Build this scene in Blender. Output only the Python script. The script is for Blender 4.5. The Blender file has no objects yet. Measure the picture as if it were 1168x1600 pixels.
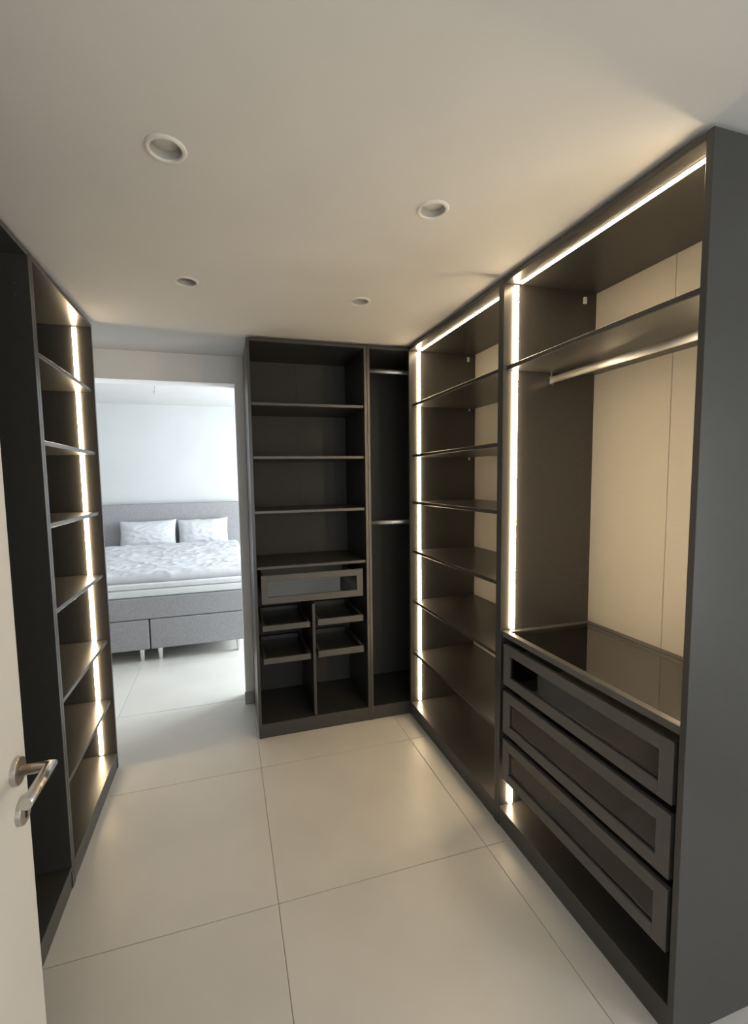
import bpy, bmesh, math, random
from mathutils import Vector, Matrix, noise
random.seed(7)
S = bpy.context.scene
COL = S.collection
PI = math.pi

# ------------------------------------------------------------------ camera
cd = bpy.data.cameras.new('camera'); cam = bpy.data.objects.new('camera', cd); COL.objects.link(cam)
cd.sensor_fit = 'HORIZONTAL'; cd.sensor_width = 36.0
cd.lens = 691.27 / 1168 * 36.0
cd.shift_x = 32.76 / 1168; cd.shift_y = 4.24 / 1168
cd.clip_start = 0.02
_r = Vector((0.96072515, -0.2770224, -0.01630283)); _u = Vector((0.03803695, 0.07326434, 0.99658694)); _f = Vector((0.27488249, 0.95806624, -0.08092398))
M = Matrix((( _r.x, _u.x, -_f.x), (_r.y, _u.y, -_f.y), (_r.z, _u.z, -_f.z))).to_4x4()
M.translation = Vector((0, -0.8166, 1.5607))
cam.matrix_world = M
S.camera = cam

# ------------------------------------------------------------------ world, daylight, added hall fill, exposure
w = bpy.data.worlds.new('world'); S.world = w; w.use_nodes = True
w.node_tree.nodes['Background'].inputs[0].default_value = (0.72, 0.84, 1.0, 1)
w.node_tree.nodes['Background'].inputs[1].default_value = 1.0

def area_light(name, loc, rot, sx, sy, power, col):
    l = bpy.data.lights.new(name, 'AREA'); l.shape = 'RECTANGLE'; l.size = sx; l.size_y = sy
    l.energy = power; l.color = col
    o = bpy.data.objects.new(name, l); COL.objects.link(o); o.location = loc; o.rotation_euler = rot
    return o
# daylight through the unseen bedroom window (right wall); hall lamps are added fill behind invented windows
area_light('bedroom_daylight', (2.56, 3.50, 1.45), (0, PI/2, 0), 1.9, 1.7, 225, (0.86, 0.94, 1.0))
area_light('added_hall_fill', (2.56, -2.0, 1.25), (0, PI/2, 0), 1.5, 1.2, 34, (0.98, 1.0, 0.97))  # added fill for the right side panel, angled to miss the back unit
area_light('added_hall_end_fill', (0.65, -3.51, 1.35), (PI/2, 0, 0), 1.5, 1.7, 25, (0.98, 1.0, 0.97))  # added weak frontal fill to lift the header over the opening

S.view_settings.view_transform = 'Standard'
S.view_settings.look = 'None'
S.view_settings.gamma = 1.0
S.view_settings.use_curve_mapping = False
S.view_settings.exposure = 0.0

LED_COL = (1.0, 0.76, 0.47)
LED_POWER = 47.0

# ------------------------------------------------------------------ materials
def new_mat(name):
    m = bpy.data.materials.new(name); m.use_nodes = True
    nt = m.node_tree; return m, nt, nt.nodes['Principled BSDF']
def ramp_noise(nt, c0, c1, scale=(1, 1, 1), nscale=8.0, detail=3.0, lo=0.35, hi=0.65):
    tc = nt.nodes.new('ShaderNodeTexCoord'); mp = nt.nodes.new('ShaderNodeMapping')
    mp.inputs['Scale'].default_value = scale
    nt.links.new(tc.outputs['Object'], mp.inputs['Vector'])
    nz = nt.nodes.new('ShaderNodeTexNoise'); nz.inputs['Scale'].default_value = nscale; nz.inputs['Detail'].default_value = detail
    nt.links.new(mp.outputs['Vector'], nz.inputs['Vector'])
    cr = nt.nodes.new('ShaderNodeValToRGB')
    cr.color_ramp.elements[0].position = lo; cr.color_ramp.elements[1].position = hi
    cr.color_ramp.elements[0].color = (*c0, 1); cr.color_ramp.elements[1].color = (*c1, 1)
    nt.links.new(nz.outputs['Fac'], cr.inputs['Fac'])
    return nz, cr
def surf(name, c0, c1=None, rough=0.5, scale=(1, 1, 1), nscale=8.0, bump=0.0, bscale=None, metal=0.0, spec=0.5, lo=0.35, hi=0.65, sheen=0.0):
    m, nt, b = new_mat(name)
    if c1 is None: c1 = tuple(min(1, v * 1.06) for v in c0)
    nz, cr = ramp_noise(nt, c0, c1, scale, nscale, lo=lo, hi=hi)
    nt.links.new(cr.outputs['Color'], b.inputs['Base Color'])
    b.inputs['Roughness'].default_value = rough; b.inputs['Metallic'].default_value = metal
    b.inputs['Specular IOR Level'].default_value = spec
    if sheen: b.inputs['Sheen Weight'].default_value = sheen
    if bump:
        bp = nt.nodes.new('ShaderNodeBump'); bp.inputs['Strength'].default_value = bump; bp.inputs['Distance'].default_value = 0.002
        if bscale:
            tc = nt.nodes.new('ShaderNodeTexCoord'); n2 = nt.nodes.new('ShaderNodeTexNoise')
            n2.inputs['Scale'].default_value = bscale; n2.inputs['Detail'].default_value = 2
            nt.links.new(tc.outputs['Object'], n2.inputs['Vector']); nt.links.new(n2.outputs['Fac'], bp.inputs['Height'])
        else:
            nt.links.new(nz.outputs['Fac'], bp.inputs['Height'])
        nt.links.new(bp.outputs['Normal'], b.inputs['Normal'])
    return m
MAT = {}
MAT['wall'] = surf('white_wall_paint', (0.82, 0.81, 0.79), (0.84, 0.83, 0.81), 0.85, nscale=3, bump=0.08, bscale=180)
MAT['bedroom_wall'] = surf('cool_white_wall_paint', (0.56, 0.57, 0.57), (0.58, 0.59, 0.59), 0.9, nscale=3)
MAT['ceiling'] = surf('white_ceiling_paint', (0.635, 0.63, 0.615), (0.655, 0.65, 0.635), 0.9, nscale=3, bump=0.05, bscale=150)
MAT['tile'] = surf('beige_porcelain', (0.60, 0.58, 0.54), (0.65, 0.625, 0.58), 0.36, nscale=2.5, bump=0.02, bscale=90, spec=0.5)
MAT['grout'] = surf('grout', (0.36, 0.34, 0.305), (0.41, 0.39, 0.35), 0.9, nscale=60)
MAT['foil'] = surf('anthracite_foil', (0.041, 0.0395, 0.037), (0.045, 0.0435, 0.041), 0.33, nscale=30, bump=0.02, bscale=500, spec=0.65)
MAT['dark_backing'] = surf('dark_back_board', (0.050, 0.049, 0.046), (0.056, 0.055, 0.051), 0.6, scale=(1, 1, 18), nscale=14, spec=0.3)
MAT['backing'] = surf('greige_back_board', (0.415, 0.395, 0.355), (0.425, 0.405, 0.365), 0.5, scale=(1, 1, 18), nscale=14, spec=0.3)
MAT['frame'] = surf('anthracite_drawer_frame', (0.088, 0.086, 0.080), (0.096, 0.093, 0.087), 0.45, nscale=30)
MAT['lining'] = surf('greige_drawer_lining', (0.15, 0.144, 0.128), (0.165, 0.158, 0.14), 0.5, nscale=20)
MAT['alu'] = surf('brushed_aluminium', (0.74, 0.72, 0.68), (0.80, 0.78, 0.74), 0.42, scale=(1, 1, 60), nscale=20, metal=1.0)
MAT['steel'] = surf('brushed_steel', (0.50, 0.47, 0.43), (0.60, 0.57, 0.52), 0.28, scale=(1, 40, 1), nscale=30, metal=1.0)
MAT['chrome'] = surf('chrome', (0.75, 0.75, 0.76), (0.8, 0.8, 0.8), 0.12, nscale=5, metal=1.0)
MAT['door'] = surf('white_door_lacquer', (0.68, 0.665, 0.63), (0.70, 0.685, 0.65), 0.4, nscale=4)
MAT['black'] = surf('black_void', (0.008, 0.008, 0.008), (0.01, 0.01, 0.01), 0.8, nscale=5)
MAT['plastic'] = surf('white_plastic', (0.62, 0.60, 0.57), (0.66, 0.64, 0.60), 0.4, nscale=20)
MAT['skirt'] = surf('beige_skirting', (0.36, 0.345, 0.315), (0.40, 0.385, 0.355), 0.55, nscale=20)
MAT['ring'] = surf('matt_white_ring', (0.68, 0.67, 0.64), (0.70, 0.69, 0.66), 0.5, nscale=20)
MAT['reflector'] = surf('grey_reflector', (0.42, 0.41, 0.38), (0.46, 0.45, 0.42), 0.45, nscale=20)
MAT['bulb'] = surf('frosted_lamp_face', (0.55, 0.54, 0.50), (0.60, 0.59, 0.55), 0.35, nscale=20)
MAT['grille'] = surf('dark_lamp_face', (0.13, 0.13, 0.12), (0.16, 0.16, 0.15), 0.4, nscale=90)
MAT['linen'] = surf('white_bed_linen', (0.54, 0.55, 0.575), (0.57, 0.58, 0.605), 0.9, nscale=10, bump=0.15, bscale=60, spec=0.2)
MAT['mattress'] = surf('white_mattress_cover', (0.63, 0.645, 0.65), (0.66, 0.675, 0.68), 0.9, nscale=20, bump=0.1, bscale=120, spec=0.2)
MAT['fabric'] = surf('grey_woven_upholstery', (0.27, 0.265, 0.275), (0.33, 0.325, 0.335), 0.95, scale=(1, 1, 1), nscale=90, bump=0.3, spec=0.15)

def glass_mat(name, tint, ior=1.5, rough=0.02):
    m = bpy.data.materials.new(name); m.use_nodes = True; nt = m.node_tree
    for n in list(nt.nodes): nt.nodes.remove(n)
    out = nt.nodes.new('ShaderNodeOutputMaterial'); mix = nt.nodes.new('ShaderNodeMixShader')
    tr = nt.nodes.new('ShaderNodeBsdfTransparent'); tr.inputs['Color'].default_value = (*tint, 1)
    gl = nt.nodes.new('ShaderNodeBsdfGlossy'); gl.inputs['Color'].default_value = (0.95, 0.95, 0.95, 1); gl.inputs['Roughness'].default_value = rough
    fr = nt.nodes.new('ShaderNodeFresnel'); fr.inputs['IOR'].default_value = ior
    nt.links.new(fr.outputs['Fac'], mix.inputs['Fac']); nt.links.new(tr.outputs[0], mix.inputs[1]); nt.links.new(gl.outputs[0], mix.inputs[2])
    nt.links.new(mix.outputs[0], out.inputs['Surface'])
    return m
MAT['glass'] = glass_mat('grey_tinted_glass', (0.80, 0.81, 0.80), 1.65)
MAT['shelf_glass'] = glass_mat('clear_shelf_glass', (0.86, 0.86, 0.84), 2.4)
MAT['led'] = bpy.data.materials.new('warm_led'); MAT['led'].use_nodes = True
_nt = MAT['led'].node_tree; _b = _nt.nodes['Principled BSDF']
_b.inputs['Base Color'].default_value = (0.9, 0.9, 0.85, 1)
_b.inputs['Emission Color'].default_value = (*LED_COL, 1); _b.inputs['Emission Strength'].default_value = LED_POWER

# ------------------------------------------------------------------ mesh helpers
def mesh_obj(name, bm, mat, parent=None, loc=(0, 0, 0), smooth=False):
    me = bpy.data.meshes.new(name); bm.normal_update(); bm.to_mesh(me); bm.free()
    if smooth:
        for p in me.polygons: p.use_smooth = True
    me.materials.append(MAT[mat])
    o = bpy.data.objects.new(name, me); COL.objects.link(o)
    o.location = loc
    if parent: o.parent = parent
    return o
def add_box(bm, a, b, bevel=0.0):
    r = bmesh.ops.create_cube(bm, size=1.0)
    vs = r['verts']
    for v in vs:
        v.co = Vector([(a[i] + b[i]) / 2 + v.co[i] * (b[i] - a[i]) for i in range(3)])
    if bevel:
        es = list({e for v in vs for e in v.link_edges})
        bmesh.ops.bevel(bm, geom=es, offset=bevel, segments=1, profile=0.5, affect='EDGES')
def box(name, mat, parent, a, b, bevel=0.001, off=(0, 0, 0)):
    """box from corner a to corner b in the parent's frame (off = parent part's own location), origin at its centre"""
    c = [(a[i] + b[i]) / 2 for i in range(3)]
    h = [abs(b[i] - a[i]) / 2 for i in range(3)]
    bm = bmesh.new(); add_box(bm, [-v for v in h], h, bevel)
    return mesh_obj(name, bm, mat, parent, [c[i] - off[i] for i in range(3)])
def boxes(name, mat, parent, lst, bevel=0.001, off=(0, 0, 0)):
    """several boxes joined into one mesh part"""
    lo = [min(min(a[i], b[i]) for a, b in lst) for i in range(3)]; hi = [max(max(a[i], b[i]) for a, b in lst) for i in range(3)]
    c = [(lo[i] + hi[i]) / 2 for i in range(3)]
    bm = bmesh.new()
    for a, b in lst: add_box(bm, [a[i] - c[i] for i in range(3)], [b[i] - c[i] for i in range(3)], bevel)
    return mesh_obj(name, bm, mat, parent, [c[i] - off[i] for i in range(3)])
def add_tube(bm, pts, rad, seg=20, sx=1.0, cap=True):
    """sweep a circle (or ellipse, sx) along a polyline"""
    rings = []
    pts = [Vector(p) for p in pts]
    for i, p in enumerate(pts):
        d0 = (pts[i] - pts[i - 1]).normalized() if i else (pts[1] - pts[0]).normalized()
        d1 = (pts[i + 1] - pts[i]).normalized() if i < len(pts) - 1 else d0
        t = (d0 + d1).normalized()
        up = Vector((0, 0, 1)) if abs(t.z) < 0.9 else Vector((1, 0, 0))
        s = t.cross(up).normalized(); u = s.cross(t).normalized()
        k = 1.0 / max(0.5, t.dot(d0))
        rr = rad[i] if isinstance(rad, (list, tuple)) else rad
        side = (d1 - d0); side = side - t * side.dot(t)
        ring = []
        for j in range(seg):
            a = 2 * PI * j / seg
            o = s * math.cos(a) * rr * sx + u * math.sin(a) * rr
            if side.length > 1e-6:
                sn = side.normalized(); o = o + sn * o.dot(sn) * (k - 1)
            ring.append(bm.verts.new(p + o))
        rings.append(ring)
    for a, b in zip(rings, rings[1:]):
        for j in range(seg):
            bm.faces.new((a[j], a[(j + 1) % seg], b[(j + 1) % seg], b[j]))
    if cap:
        bm.faces.new(rings[0][::-1]); bm.faces.new(rings[-1])
    bmesh.ops.recalc_face_normals(bm, faces=bm.faces)
def add_lathe(bm, prof, seg=32, mat=None):
    """revolve (r, z) profile about z"""
    rings = []
    for r, z in prof:
        if r < 1e-6: rings.append([bm.verts.new((0, 0, z))])
        else: rings.append([bm.verts.new((r * math.cos(2 * PI * j / seg), r * math.sin(2 * PI * j / seg), z)) for j in range(seg)])
    for a, b in zip(rings, rings[1:]):
        for j in range(seg):
            k = (j + 1) % seg
            if len(a) == 1: bm.faces.new((a[0], b[k], b[j]))
            elif len(b) == 1: bm.faces.new((a[j], a[k], b[0]))
            else: bm.faces.new((a[j], a[k], b[k], b[j]))
    if mat:
        for v in bm.verts: v.co = mat @ v.co
def tag(o, label=None, cat=None, group=None, kind=None):
    if label: o['label'] = label
    if cat: o['category'] = cat
    if group: o['group'] = group
    if kind: o['kind'] = kind
    return o
def empty(name, loc, rz, label, cat, group=None):
    o = bpy.data.objects.new(name, None); COL.objects.link(o); o.location = loc; o.rotation_euler = (0, 0, rz); o.empty_display_size = 0.1
    return tag(o, label, cat, group)
def struct(o): o['kind'] = 'structure'; return o

# ------------------------------------------------------------------ layout (metres)
XR, Y1, YB = 1.1219, 0.8262, 1.8011          # right fronts, unit joint, back fronts
XB, XS = 0.1408, 0.8523                      # back unit left side, joint with corner unit
XL, YLF, YLS = -0.6232, 1.7796, 1.0352       # left fronts, far end, unit joint
H, HC = 2.364, 2.377                         # wardrobe height, dressing room ceiling
D, DB = 0.48, 0.465                          # wardrobe depths
YW, WT = 2.27, 0.15                          # wall with the opening, its thickness
XW0, XW1 = -1.115, 1.612                     # dressing room side walls
OX0, OX1, OZ = -0.86, 0.085, 2.20            # opening
BX0, BX1, BY1, BZ = -2.7, 2.45, 5.44, 2.55   # bedroom
HY = -3.4                                    # hall end

# ------------------------------------------------------------------ setting
floor = struct(box('floor', 'grout', None, (BX0 - 0.15, HY - 0.15, -0.12), (BX1 + 0.15, BY1 + 0.15, -0.003), 0))
tx, ty, g = 0.8745, 0.81, 0.0013
tmesh = None
ix0, iy0 = 0.1305, 0.7205
i = -4
while ix0 + i * tx < BX1:
    j = -6
    while iy0 + j * ty < BY1:
        x0, y0 = ix0 + i * tx, iy0 + j * ty
        x1, y1 = min(x0 + tx, BX1), min(y0 + ty, BY1)
        a, b = max(x0, BX0), max(y0, HY)
        if x1 - a > 0.05 and y1 - b > 0.05:
            whole = (x1 - x0 > tx - 1e-4 and y1 - y0 > ty - 1e-4 and a == x0 and b == y0)
            if whole and tmesh:
                t = bpy.data.objects.new('tile', tmesh); COL.objects.link(t); t.parent = floor
                t.location = [(x0 + x1) / 2 - floor.location.x, (y0 + y1) / 2 - floor.location.y, -0.0045 - floor.location.z]
            else:
                t = box('tile', 'tile', floor, (a + g, b + g, -0.009), (x1 - g, y1 - g, 0.0), 0.0008, off=floor.location)
                if whole: tmesh = t.data
        j += 1
    i += 1

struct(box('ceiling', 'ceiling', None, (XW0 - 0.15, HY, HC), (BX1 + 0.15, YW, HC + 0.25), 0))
struct(box('wall_left', 'wall', None, (XW0 - 0.15, -0.85, 0), (XW0, YW, HC), 0))
struct(box('wall_right', 'wall', None, (XW1, 0.0, 0), (XW1 + 0.15, YW, HC), 0))
# wall between dressing room and bedroom, with the wide opening
struct(boxes('wall_back', 'wall', None, [((BX0, YW, 0), (OX0, YW + WT, BZ)), ((OX1, YW, 0), (BX1, YW + WT, BZ)), ((OX0, YW, OZ), (OX1, YW + WT, BZ))], 0))
struct(box('baseboard_back', 'skirt', None, (OX1 - 0.008, YW - 0.012, 0), (XB - 0.003, YW, 0.088), 0.002))
# hall side: stub wall that carries the door, hall walls, invented windows for the added hall fill
struct(box('wall_near', 'wall', None, (XW0, -0.85, 0), (-0.445, -0.72, HC), 0))
struct(box('wall_hall_left', 'wall', None, (XW0 - 0.15, HY, 0), (XW0, -0.85, HC), 0))
struct(boxes('wall_hall_right', 'wall', None, [((BX1, HY, 0), (BX1 + 0.15, -2.60, HC)), ((BX1, -1.40, 0), (BX1 + 0.15, 0.0, HC)), ((BX1, -2.60, 0), (BX1 + 0.15, -1.40, 0.5)), ((BX1, -2.60, 2.0), (BX1 + 0.15, -1.40, HC))], 0))
struct(box('wall_hall_far', 'wall', None, (XW1, 0.0, 0), (BX1 + 0.15, 0.15, HC), 0))
struct(boxes('wall_hall_end', 'wall', None, [((XW0 - 0.15, HY - 0.15, 0), (-0.2, HY, HC)), ((1.5, HY - 0.15, 0), (BX1 + 0.15, HY, HC)), ((-0.2, HY - 0.15, 0), (1.5, HY, 0.45)), ((-0.2, HY - 0.15, 2.2), (1.5, HY, HC))], 0))
wn = struct(box('added_window_3', 'plastic', None, (-0.2, HY - 0.10, 0.45), (1.5, HY - 0.04, 0.51), 0.004))  # unseen window, made up to carry the hall end fill
for a, b in [((-0.2, HY - 0.10, 2.14), (1.5, HY - 0.04, 2.2)), ((-0.2, HY - 0.10, 0.51), (-0.14, HY - 0.04, 2.14)), ((1.44, HY - 0.10, 0.51), (1.5, HY - 0.04, 2.14)), ((0.62, HY - 0.10, 0.51), (0.68, HY - 0.04, 2.14))]:
    box('window_frame', 'plastic', wn, a, b, 0.004, off=wn.location)
wn = struct(box('added_window_2', 'plastic', None, (BX1 + 0.04, -2.60, 0.5), (BX1 + 0.10, -1.40, 0.56), 0.004))  # unseen window, made up and placed for the side fill
for a, b in [((BX1 + 0.04, -2.60, 1.94), (BX1 + 0.10, -1.40, 2.0)), ((BX1 + 0.04, -2.60, 0.56), (BX1 + 0.10, -2.54, 1.94)), ((BX1 + 0.04, -1.46, 0.56), (BX1 + 0.10, -1.40, 1.94))]:
    box('window_frame', 'plastic', wn, a, b, 0.004, off=wn.location)
# bedroom
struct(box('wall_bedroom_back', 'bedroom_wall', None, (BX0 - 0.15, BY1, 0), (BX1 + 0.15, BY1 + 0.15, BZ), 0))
struct(box('wall_bedroom_left', 'wall', None, (BX0 - 0.15, YW, 0), (BX0, BY1, BZ), 0))
struct(boxes('wall_bedroom_right', 'wall', None, [((BX1, YW, 0), (BX1 + 0.15, 2.65, BZ)), ((BX1, 4.35, 0), (BX1 + 0.15, BY1, BZ)), ((BX1, 2.65, 0), (BX1 + 0.15, 4.35, 0.5)), ((BX1, 2.65, 2.4), (BX1 + 0.15, 4.35, BZ))], 0))
struct(box('ceiling_bedroom', 'ceiling', None, (BX0 - 0.15, YW, BZ), (BX1 + 0.15, BY1 + 0.15, BZ + 0.1), 0))
wn = struct(box('window_1', 'plastic', None, (BX1 + 0.04, 2.65, 0.5), (BX1 + 0.10, 4.35, 0.56), 0.004))
for a, b in [((BX1 + 0.04, 2.65, 2.34), (BX1 + 0.10, 4.35, 2.4)), ((BX1 + 0.04, 2.65, 0.56), (BX1 + 0.10, 2.71, 2.34)), ((BX1 + 0.04, 4.29, 0.56), (BX1 + 0.10, 4.35, 2.34)), ((BX1 + 0.04, 3.47, 0.56), (BX1 + 0.10, 3.53, 2.34))]:
    box('window_frame', 'plastic', wn, a, b, 0.004, off=wn.location)

# ------------------------------------------------------------------ wardrobes
T = 0.018      # board thickness
ZB = 0.088     # top of the bottom board
def carcass(name, loc, rz, W, depth, label, cat, seam=True, back='dark_backing'):
    """open wardrobe: local x = width, local y = depth (0 at the front), z up"""
    r = empty(name, loc, rz, label, cat)
    e = 0.0006
    for x0 in (e, W - T):
        box('side_panel', 'foil', r, (x0, 0, 0), (x0 + T - e, depth, H))
    box('top_panel', 'foil', r, (T, 0.0005, H - T), (W - T, depth - 0.016, H - 0.0005))
    box('bottom_panel', 'foil', r, (T, 0.001, ZB - T), (W - T, depth - 0.016, ZB))
    box('plinth', 'foil', r, (T, 0.003, 0), (W - T, 0.019, ZB - T))
    yb0, yb1 = depth - 0.0155, depth - 0.010
    if seam:
        m = W * 0.5 if seam is True else seam
        box('back_panel', back, r, (T * 0.4, yb0, ZB - T), (m - 0.0012, yb1, H - 0.001), 0.0008)
        box('back_panel', back, r, (m + 0.0012, yb0, ZB - T), (W - T * 0.4, yb1, H - 0.001), 0.0008)
        box('seam_strip', 'foil', r, (m - 0.006, yb1, ZB - T), (m + 0.006, yb1 + 0.003, H - 0.001), 0)
    else:
        box('back_panel', back, r, (T * 0.4, yb0, ZB - T), (W - T * 0.4, yb1, H - 0.001), 0.0008)
    return r
def shelf(r, W, depth, z, front=0.02):
    return box('shelf', 'foil', r, (T + 0.001, front, z - T / 2), (W - T - 0.001, depth - 0.017, z + T / 2), 0.002)
def led(r, a, b, wdir, out, width=0.017, lift=0.008):
    """LED strip from a to b: aluminium channel with a glowing diffuser; wdir = across, out = direction it faces"""
    a, b, wd, o = Vector(a), Vector(b), Vector(wdir), Vector(out)
    def span(w, h0, h1, s=0.0):
        p = a + wd * (-w / 2) + o * h0 + (b - a).normalized() * s; q = b + wd * (w / 2) + o * h1 - (b - a).normalized() * s
        return tuple(min(p[i], q[i]) for i in range(3)), tuple(max(p[i], q[i]) for i in range(3))
    ch = box('led_channel', 'alu', r, *span(width + 0.003, 0.0, 0.002), 0.0004)
    d = box('led_diffuser', 'led', ch, *span(width, 0.002, 0.002 + lift, 0.004), 0.001, off=ch.location)
    d['label'] = 'glowing warm white diffuser'
def fitting(r, x, y, z, s, k=1.0):
    f = box('shelf_fitting', 'plastic', r, (min(x, x + s * 0.010), y - 0.008 * k, z - 0.014 * k), (max(x, x + s * 0.010), y + 0.008 * k, z + 0.014 * k), 0.002)
    f['label'] = 'small white plastic fitting'
def pegs(r, x, ys, zs, s):
    bm = bmesh.new()
    for y in ys:
        for z in zs:
            add_box(bm, (min(x, x + s * 0.0012), y - 0.0025, z - 0.0025), (max(x, x + s * 0.0012), y + 0.0025, z + 0.0025))
    o = mesh_obj('peg_caps', bm, 'frame', r); o['kind'] = 'stuff'
def drawer(r, x0, x1, z0, z1, front, depth, fw=0.042, name='drawer'):
    """drawer box with a framed glass front; returns the part"""
    th = 0.018
    y0 = front + th
    d = boxes(name, 'lining', r, [((x0 + 0.012, y0 + 0.001, z0 + 0.012), (x0 + 0.026, depth - 0.03, z1 - 0.045)),
                                ((x1 - 0.026, y0 + 0.001, z0 + 0.012), (x1 - 0.012, depth - 0.03, z1 - 0.045)),
                                ((x0 + 0.026, depth - 0.044, z0 + 0.012), (x1 - 0.026, depth - 0.03, z1 - 0.045)),
                                ((x0 + 0.026, y0 + 0.001, z0 + 0.012), (x1 - 0.026, depth - 0.044, z0 + 0.024))], 0.0008)
    off = d.location
    fr = boxes('front_frame', 'frame', d, [((x0, front, z0), (x0 + fw, y0, z1)), ((x1 - fw, front, z0), (x1, y0, z1)),
                                           ((x0 + fw, front, z0), (x1 - fw, y0, z0 + fw)), ((x0 + fw, front, z1 - fw), (x1 - fw, y0, z1))], 0.0012, off=off)
    gp = box('glass_pane', 'glass', d, (x0 + fw, front + 0.008, z0 + fw), (x1 - fw, front + 0.011, z1 - fw), 0, off=off)
    gp['label'] = 'grey tinted glass pane'
    return d
def rail(r, W, y, z, brackets=True):
    bm = bmesh.new(); add_tube(bm, [(T + 0.004, y, z), (W - T - 0.004, y, z)], 0.015, 20, 0.5)
    o = mesh_obj('clothes_rail', bm, 'alu', r, (0, 0, 0), True); o['label'] = 'brushed aluminium clothes rail'
    for x in (T + 0.0005, W - T - 0.0065):
        boxes('rail_bracket', 'chrome', o, [((x, y - 0.011, z - 0.018), (x + 0.006, y + 0.011, z + 0.018)), ((x + 0.001, y - 0.004, z + 0.018), (x + 0.005, y + 0.004, z + 0.040))], 0.0015)
    return o

# --- right run, near unit: hanging space, glass shelf and three glass fronted drawers
W = Y1 - 0.0
r = carcass('wardrobe', (XR, Y1, 0), -PI / 2, W, D, 'dark grey open wardrobe with clothes rail, glass shelf and three glass-front drawers', 'wardrobe', seam=Y1 - 0.45, back='backing')
shelf(r, W, D, 2.008, 0.016)
rail(r, W, 0.236, 1.968)
led(r, (T, 0.056, 0.894), (T, 0.056, H - T - 0.004), (0, 1, 0), (1, 0, 0))
led(r, (T, 0.056, ZB + 0.002), (T, 0.056, 0.226), (0, 1, 0), (1, 0, 0))
led(r, (W - T, 0.056, 0.894), (W - T, 0.056, H - T - 0.004), (0, 1, 0), (-1, 0, 0))
led(r, (T + 0.012, 0.068, H - T), (W - T - 0.034, 0.068, H - T), (0, 1, 0), (0, 0, -1), 0.016, 0.0015)
gs = boxes('glass_shelf', 'frame', r, [((T + 0.001, 0.010, 0.868), (W - T - 0.001, 0.036, 0.892)), ((T + 0.001, D - 0.045, 0.868), (W - T - 0.001, D - 0.018, 0.892)),
                                      ((T + 0.001, 0.036, 0.868), (T + 0.024, D - 0.045, 0.892)), ((W - T - 0.024, 0.036, 0.868), (W - T - 0.001, D - 0.045, 0.892))], 0.0012)
box('glass_pane', 'shelf_glass', gs, (T + 0.024, 0.036, 0.884), (W - T - 0.024, D - 0.045, 0.888), 0, off=gs.location)
gs['label'] = 'framed glass shelf'
hb = boxes('shelf_bracket', 'chrome', r, [((T, 0.050, 0.845), (T + 0.012, 0.075, 0.868)), ((T + 0.012, 0.052, 0.848), (T + 0.03, 0.072, 0.853))], 0.002)
for z0, z1 in ((0.664, 0.842), (0.447, 0.635), (0.230, 0.418)):
    drawer(r, 0.036, W - 0.034, z0, z1, 0.004, D)
fitting(r, T, 0.40, 2.311, 1)
pegs(r, T, (0.412,), [0.94 + 0.032 * k for k in range(31)] + [2.05 + .032 * k for k in range(6)], 1)

# --- right run, far unit: seven-level shelving
W = YB - Y1
r = carcass('wardrobe', (XR, YB, 0), -PI / 2, W, D, 'dark grey open shelving unit with six shelves lit by warm strips, beside the three-drawer wardrobe', 'wardrobe', seam=False, back='backing')
for z in (2.012, 1.698, 1.404, 1.090, 0.764, 0.421): shelf(r, W, D, z)
led(r, (T, 0.064, ZB + 0.004), (T, 0.064, H - T - 0.004), (0, 1, 0), (1, 0, 0))
led(r, (W - T, 0.064, ZB + 0.004), (W - T, 0.064, H - T - 0.004), (0, 1, 0), (-1, 0, 0))
led(r, (T + 0.012, 0.070, H - T), (W - T - 0.03, 0.070, H - T), (0, 1, 0), (0, 0, -1), 0.016, 0.0015)
fitting(r, T, 0.41, 2.313, 1)
for z in (1.994, 1.680): fitting(r, T, 0.42, z, 1, 0.6)

# --- back run: shelving with drawer and pull-out trays
W = XS - XB
r = carcass('wardrobe', (XB, YB, 0), 0, W, DB, 'near-black open wardrobe with four shelves, one glass-front drawer and four pull-out trays', 'wardrobe', seam=0.348)
for z in (2.0, 1.692, 1.372, 1.040): shelf(r, W, DB, z, 0.014)
drawer(r, 0.040, W - 0.042, 0.824, 0.997, 0.003, DB, 0.040)
box('divider', 'foil', r, (0.343, 0.012, ZB), (0.361, DB - 0.017, 0.800), 0.001)
for x0, x1, zs in ((0.040, 0.327, ((0.657, 0.691), (0.454, 0.489))), (0.377, W - 0.041, ((0.660, 0.699), (0.457, 0.497)))):
    for z0, z1 in zs:
        t = box('pull_out_tray', 'foil', r, (x0 + 0.016, 0.026, z0 + 0.004), (x1 - 0.016, DB - 0.04, z0 + 0.010), 0.0005)
        off = t.location
        box('tray_front', 'frame', t, (x0, 0.010, z0), (x1, 0.026, z1), 0.0012, off=off)
        for a in (x0, x1 - 0.016): box('tray_side', 'frame', t, (a, 0.026, z0), (a + 0.016, DB - 0.04, z1), 0.0012, off=off)
        box('tray_back', 'foil', t, (x0 + 0.016, DB - 0.056, z0), (x1 - 0.016, DB - 0.04, z1), 0.0012, off=off)

# --- back run: corner unit with two rails, half hidden behind the right run
W = XW1 - 0.01 - XS
r = carcass('wardrobe', (XS, YB, 0), 0, W, DB, 'near-black corner wardrobe with two clothes rails, partly behind the lit shelving unit', 'wardrobe', seam=False)
rail(r, W, 0.19, 2.262); rail(r, W, 0.19, 1.262)

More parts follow.
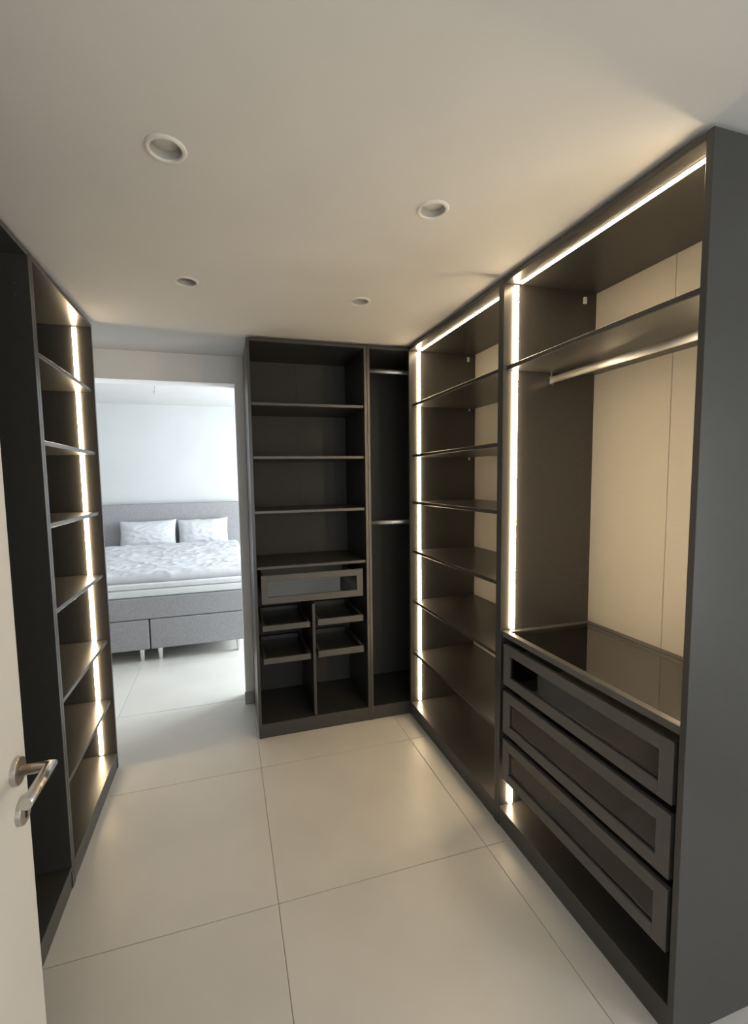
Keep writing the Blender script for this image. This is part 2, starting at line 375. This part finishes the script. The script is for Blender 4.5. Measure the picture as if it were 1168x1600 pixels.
# --- left run: lit shelving and dark empty unit
W = YLF - YLS
r = carcass('wardrobe', (XL, YLS, 0), PI / 2, W, D, 'dark grey open shelving unit with a single vertical light strip, beside the bedroom opening', 'wardrobe', seam=False)
for z in (2.031, 1.712, 1.403, 1.074, 0.717, 0.388): shelf(r, W, D, z, 0.012)
led(r, (W - T, 0.074, ZB + 0.004), (W - T, 0.074, H - T - 0.004), (0, 1, 0), (-1, 0, 0))
W = 0.75
r = carcass('wardrobe', (XL, YLS - W, 0), PI / 2, W, D, 'empty unlit black wardrobe without shelves behind the white door', 'wardrobe', seam=False)
pegs(r, W - T, (0.045,), (2.21, 2.25), -1)

# ------------------------------------------------------------------ white door with lever handle
DX0, DX1, DY0, DY1 = -0.44, -0.40, -0.715, 0.168
door = struct(box('door_1', 'door', None, (DX0, DY0, 0.006), (DX1, DY1, 2.06), 0.002))
door['label'] = 'white door standing open with brushed steel lever handle'
off = door.location
def disc_x(name, mat, parent, y, z, rad, x0, x1, off, seg=36):
    bm = bmesh.new(); b = min(0.0015, (x1 - x0) / 3)
    add_lathe(bm, [(0, 0), (rad, 0), (rad, x1 - x0 - b), (rad - b, x1 - x0), (0, x1 - x0)], seg, Matrix.Rotation(PI / 2, 4, 'Y'))
    bmesh.ops.recalc_face_normals(bm, faces=bm.faces)
    o = mesh_obj(name, bm, mat, parent, (x0 - off[0], y - off[1], z - off[2]), False)
    return o
hy, hz = 0.122, 1.022
disc_x('handle_rosette', 'steel', door, hy, hz, 0.026, DX1, DX1 + 0.009, off)
bm = bmesh.new()
add_tube(bm, [(0, 0, 0), (0.049, 0, 0), (0.049, -0.108, 0)], 0.0098, 24)
lv = mesh_obj('lever_handle', bm, 'steel', door, (DX1 + 0.008 - off[0], hy - off[1], hz - off[2]))
for p in lv.data.polygons: p.use_smooth = len(p.vertices) == 4
lv['label'] = 'brushed steel lever'
kz = 0.937
ro = disc_x('key_rosette', 'steel', door, hy + 0.008, kz, 0.026, DX1, DX1 + 0.009, off)
bm = bmesh.new(); add_box(bm, (-0.0006, -0.0032, -0.014), (0.0006, 0.0032, 0.010)); 
mesh_obj('keyhole', bm, 'black', ro, (0.0096, 0, 0))
for z in (0.25, 1.8):
    bm = bmesh.new(); add_tube(bm, [(0, 0, -0.045), (0, 0, 0.045)], 0.008, 12)
    mesh_obj('hinge', bm, 'steel', door, (DX1 + 0.002 - off[0], DY0 + 0.004 - off[1], z - off[2]))

# ------------------------------------------------------------------ recessed downlights
def downlight(x, y, label, face):
    r = empty('recessed_downlight', (x, y, HC), 0, label, 'ceiling light', 'recessed spots in the dressing room ceiling')
    bm = bmesh.new()
    add_lathe(bm, [(0.0375, 0.0), (0.0375, -0.003), (0.040, -0.005), (0.047, -0.004), (0.050, 0.0)], 40)
    mesh_obj('trim_ring', bm, 'ring', r, (0, 0, 0), True)
    bm = bmesh.new()
    add_lathe(bm, [(0.0376, -0.002), (0.037, 0.010), (0.034, 0.019)], 40)
    mesh_obj('reflector', bm, 'reflector', r, (0, 0, 0), True)
    bm = bmesh.new()
    add_lathe(bm, [(0.0342, 0.0188), (0.028, 0.015), (0.014, 0.0130), (0, 0.0125)], 40)
    mesh_obj('lamp_face', bm, face, r, (0, 0, 0), True)
    return r
LIGHTS = [(-0.109, 0.420, 'unlit white recessed downlight with deep cup, over the floor beside the door', 'bulb'),
          (0.642, 0.481, 'unlit white recessed downlight with deep cup, beside the clothes rail wardrobe', 'bulb'),
          (-0.1206, 1.178, 'unlit white recessed downlight with dark lamp face, in front of the bedroom opening', 'grille'),
          (0.630, 1.205, 'unlit white recessed downlight in front of the near-black tray wardrobe', 'reflector')]
for a in LIGHTS: downlight(*a)
# round cut-outs in the ceiling for the cups
ceil = bpy.data.objects['ceiling']
bm = bmesh.new()
for x, y, _, _ in LIGHTS:
    bmesh.ops.create_cone(bm, cap_ends=True, segments=40, radius1=0.0385, radius2=0.0385, depth=0.12, matrix=Matrix.Translation((x, y, HC)))
me = bpy.data.meshes.new('cut'); bm.to_mesh(me); bm.free()
cut = bpy.data.objects.new('cut', me); COL.objects.link(cut)
md = ceil.modifiers.new('holes', 'BOOLEAN'); md.operation = 'DIFFERENCE'; md.object = cut; md.solver = 'EXACT'
dg = bpy.context.evaluated_depsgraph_get()
nm = bpy.data.meshes.new_from_object(ceil.evaluated_get(dg)); ceil.modifiers.clear(); ceil.data = nm
bpy.data.objects.remove(cut, do_unlink=True)

# ------------------------------------------------------------------ bed
BC, BW = -0.676, 1.62           # centre line, width
FY, HY0 = 3.27, 5.30            # foot end, headboard front
bed = empty('boxspring_bed', (BC, (FY + HY0) / 2, 0), 0, 'grey upholstered box spring bed with tall plain headboard', 'bed')
def bb(name, mat, a, b, bev, seg=3):
    c = [(a[k] + b[k]) / 2 for k in range(3)]; h = [(b[k] - a[k]) / 2 for k in range(3)]
    bm = bmesh.new(); bmesh.ops.create_cube(bm, size=1)
    for v in bm.verts: v.co = Vector([v.co[k] * 2 * h[k] for k in range(3)])
    bmesh.ops.bevel(bm, geom=list(bm.edges), offset=bev, segments=seg, profile=0.5, affect='EDGES')
    return mesh_obj(name, bm, mat, bed, Vector(c) - bed.location, False)
x0, x1 = BC - BW / 2, BC + BW / 2
bb('headboard', 'fabric', (x0 - 0.05, HY0, 0.02), (x1 + 0.05, HY0 + 0.10, 1.285), 0.012)
bb('base_box', 'fabric', (x0, FY, 0.112), (BC - 0.005, HY0 - 0.002, 0.376), 0.010)
bb('base_box', 'fabric', (BC + 0.005, FY, 0.112), (x1, HY0 - 0.002, 0.376), 0.010)
bb('box_spring', 'fabric', (x0, FY, 0.380), (x1, HY0 - 0.002, 0.570), 0.012)
m_ = bb('mattress', 'mattress', (x0 + 0.005, FY + 0.004, 0.572), (x1 - 0.005, HY0 - 0.002, 0.640), 0.022)
bb('mattress_topper', 'mattress', (x0 + 0.008, FY + 0.008, 0.641), (x1 - 0.008, HY0 - 0.002, 0.692), 0.018)
for lx in (BC - 0.075, BC + 0.072, x1 - 0.065, x0 + 0.065):
    for ly in (FY + 0.05, HY0 - 0.12):
        bm = bmesh.new()
        add_lathe(bm, [(0, 0.112), (0.026, 0.112), (0.019, 0.010), (0.021, 0.008), (0.021, 0.0), (0, 0)], 24)
        bmesh.ops.recalc_face_normals(bm, faces=bm.faces)
        o = mesh_obj('leg', bm, 'chrome', bed, (lx - BC, ly - bed.location.y, 0), False); o['label'] = 'short tapered chrome leg'

# duvet: wrinkled cover over the topper
def fold(x, y):
    v = noise.noise(Vector((x * 2.4, y * 4.0, 0.3))) * 0.014
    v += (1 - abs(noise.noise(Vector((x * 4.2 + y * 2.2, y * 7.5 - x * 1.5, 4.1))))) ** 4 * 0.013
    v += (1 - abs(noise.noise(Vector((x * 9 - y * 3.0, y * 13.0, 9.7))))) ** 5 * 0.008
    v += noise.noise(Vector((x * 18, y * 22, 2.2))) * 0.004
    return v
bm = bmesh.new()
nx, ny = 150, 130
DX = BW / 2 + 0.02
y0d, y1d = FY + 0.035, 5.02
grid = []
for jj in range(ny + 1):
    row = []
    for ii in range(nx + 1):
        u = ii / nx * 2 - 1; v = jj / ny
        x = u * DX; y = y0d + (y1d - y0d) * v
        yy = y + 0.012 * noise.noise(Vector((x * 2.2, v * 0.5, 8.8))) * (1 - v) ** 2
        ex = max(0.0, (abs(u) - 0.93) / 0.07); ey = max(0.0, (0.035 - v) / 0.035); eb = max(0.0, (v - 0.96) / 0.04)
        puff = math.sqrt(max(0, 1 - ex * ex)) * math.sqrt(max(0, 1 - ey * ey)) * math.sqrt(max(0, 1 - eb * eb))
        z = 0.694 + puff * (0.062 + 0.045 * v + fold(x, y))
        row.append(bm.verts.new((x, yy - (y0d + y1d) / 2, z - 0.694)))
    grid.append(row)
for jj in range(ny):
    for ii in range(nx):
        bm.faces.new((grid[jj][ii], grid[jj][ii + 1], grid[jj + 1][ii + 1], grid[jj + 1][ii]))
low = {}
edge = [(0, i2) for i2 in range(nx)] + [(j2, nx) for j2 in range(ny)] + [(ny, i2) for i2 in range(nx, 0, -1)] + [(j2, 0) for j2 in range(ny, 0, -1)]
ring = [bm.verts.new((grid[a][b].co.x * 0.995, grid[a][b].co.y * 0.995, 0.0)) for a, b in edge]
for k in range(len(edge)):
    a, b = edge[k]; c, d2 = edge[(k + 1) % len(edge)]
    try: bm.faces.new((grid[a][b], ring[k], ring[(k + 1) % len(edge)], grid[c][d2]))
    except ValueError: pass
bm.faces.new(ring)
bmesh.ops.recalc_face_normals(bm, faces=bm.faces)
o = mesh_obj('duvet', bm, 'linen', None, (BC, (y0d + y1d) / 2, 0.694), True)
tag(o, 'crumpled white duvet spread over the grey bed', 'duvet')

# pillows leaning on the headboard
def pillow(cx, tilt, seed, label, wd=0.66, ht=0.40):
    bm = bmesh.new(); n = 40; rows = {}
    for s in (1, -1):
        for jj in range(n + 1):
            for ii in range(n + 1):
                u = ii / n * 2 - 1; v = jj / n * 2 - 1
                on_edge = ii in (0, n) or jj in (0, n)
                if on_edge and s == -1: rows[(s, ii, jj)] = rows[(1, ii, jj)]; continue
                pinch = 1 - 0.08 * (1 - u * u) ; pinch2 = 1 - 0.05 * (1 - v * v)
                th = 0.085 * ((1 - abs(u) ** 2.6) * (1 - abs(v) ** 2.6)) ** 0.55
                wr = 0.010 * (1 - abs(noise.noise(Vector((u * 2.5 + seed, v * 4, s * 3))))) ** 3 + 0.006 * noise.noise(Vector((u * 6 + seed, v * 6, s)))
                wr *= (1 - u ** 4) * (1 - v ** 4)
                rows[(s, ii, jj)] = bm.verts.new((u * wd / 2 * pinch2, -s * (th + wr), v * ht / 2 * pinch + 0.012 * noise.noise(Vector((u * 2 + seed, v, 5)))))
    for s in (1, -1):
        for jj in range(n):
            for ii in range(n):
                f = [rows[(s, ii, jj)], rows[(s, ii + 1, jj)], rows[(s, ii + 1, jj + 1)], rows[(s, ii, jj + 1)]]
                bm.faces.new(f if s == 1 else f[::-1])
    bmesh.ops.recalc_face_normals(bm, faces=bm.faces)
    o = mesh_obj('pillow', bm, 'linen', None, (cx, 5.165, 0.893), True)
    o.rotation_euler = (-0.30, tilt, 0)
    return tag(o, label, 'pillow', 'white pillows on the bed')
pillow(-0.943, -0.01, 1.3, 'white pillow against the headboard, farther from the near-black tray wardrobe')
pillow(-0.290, -0.02, 6.1, 'white pillow against the headboard, on the side of the near-black tray wardrobe', 0.62)

# bare lamp cable on the bedroom ceiling
lc = empty('lamp_cable', (-0.64, 4.05, BZ), 0, 'bare lamp cable with small connector hanging from the bedroom ceiling', 'lamp cable')
bm = bmesh.new(); add_lathe(bm, [(0, 0), (0.028, 0), (0.024, -0.018), (0.006, -0.022), (0, -0.022)], 20); bmesh.ops.recalc_face_normals(bm, faces=bm.faces)
mesh_obj('ceiling_cap', bm, 'reflector', lc)
bm = bmesh.new(); add_tube(bm, [(0, 0, -0.02), (0.004, 0, -0.05), (-0.004, 0, -0.085)], 0.0035, 8)
mesh_obj('cable', bm, 'reflector', lc, (0, 0, 0), True)
box('connector', 'reflector', lc, (-0.012, -0.007, -0.11), (0.004, 0.007, -0.083), 0.002)
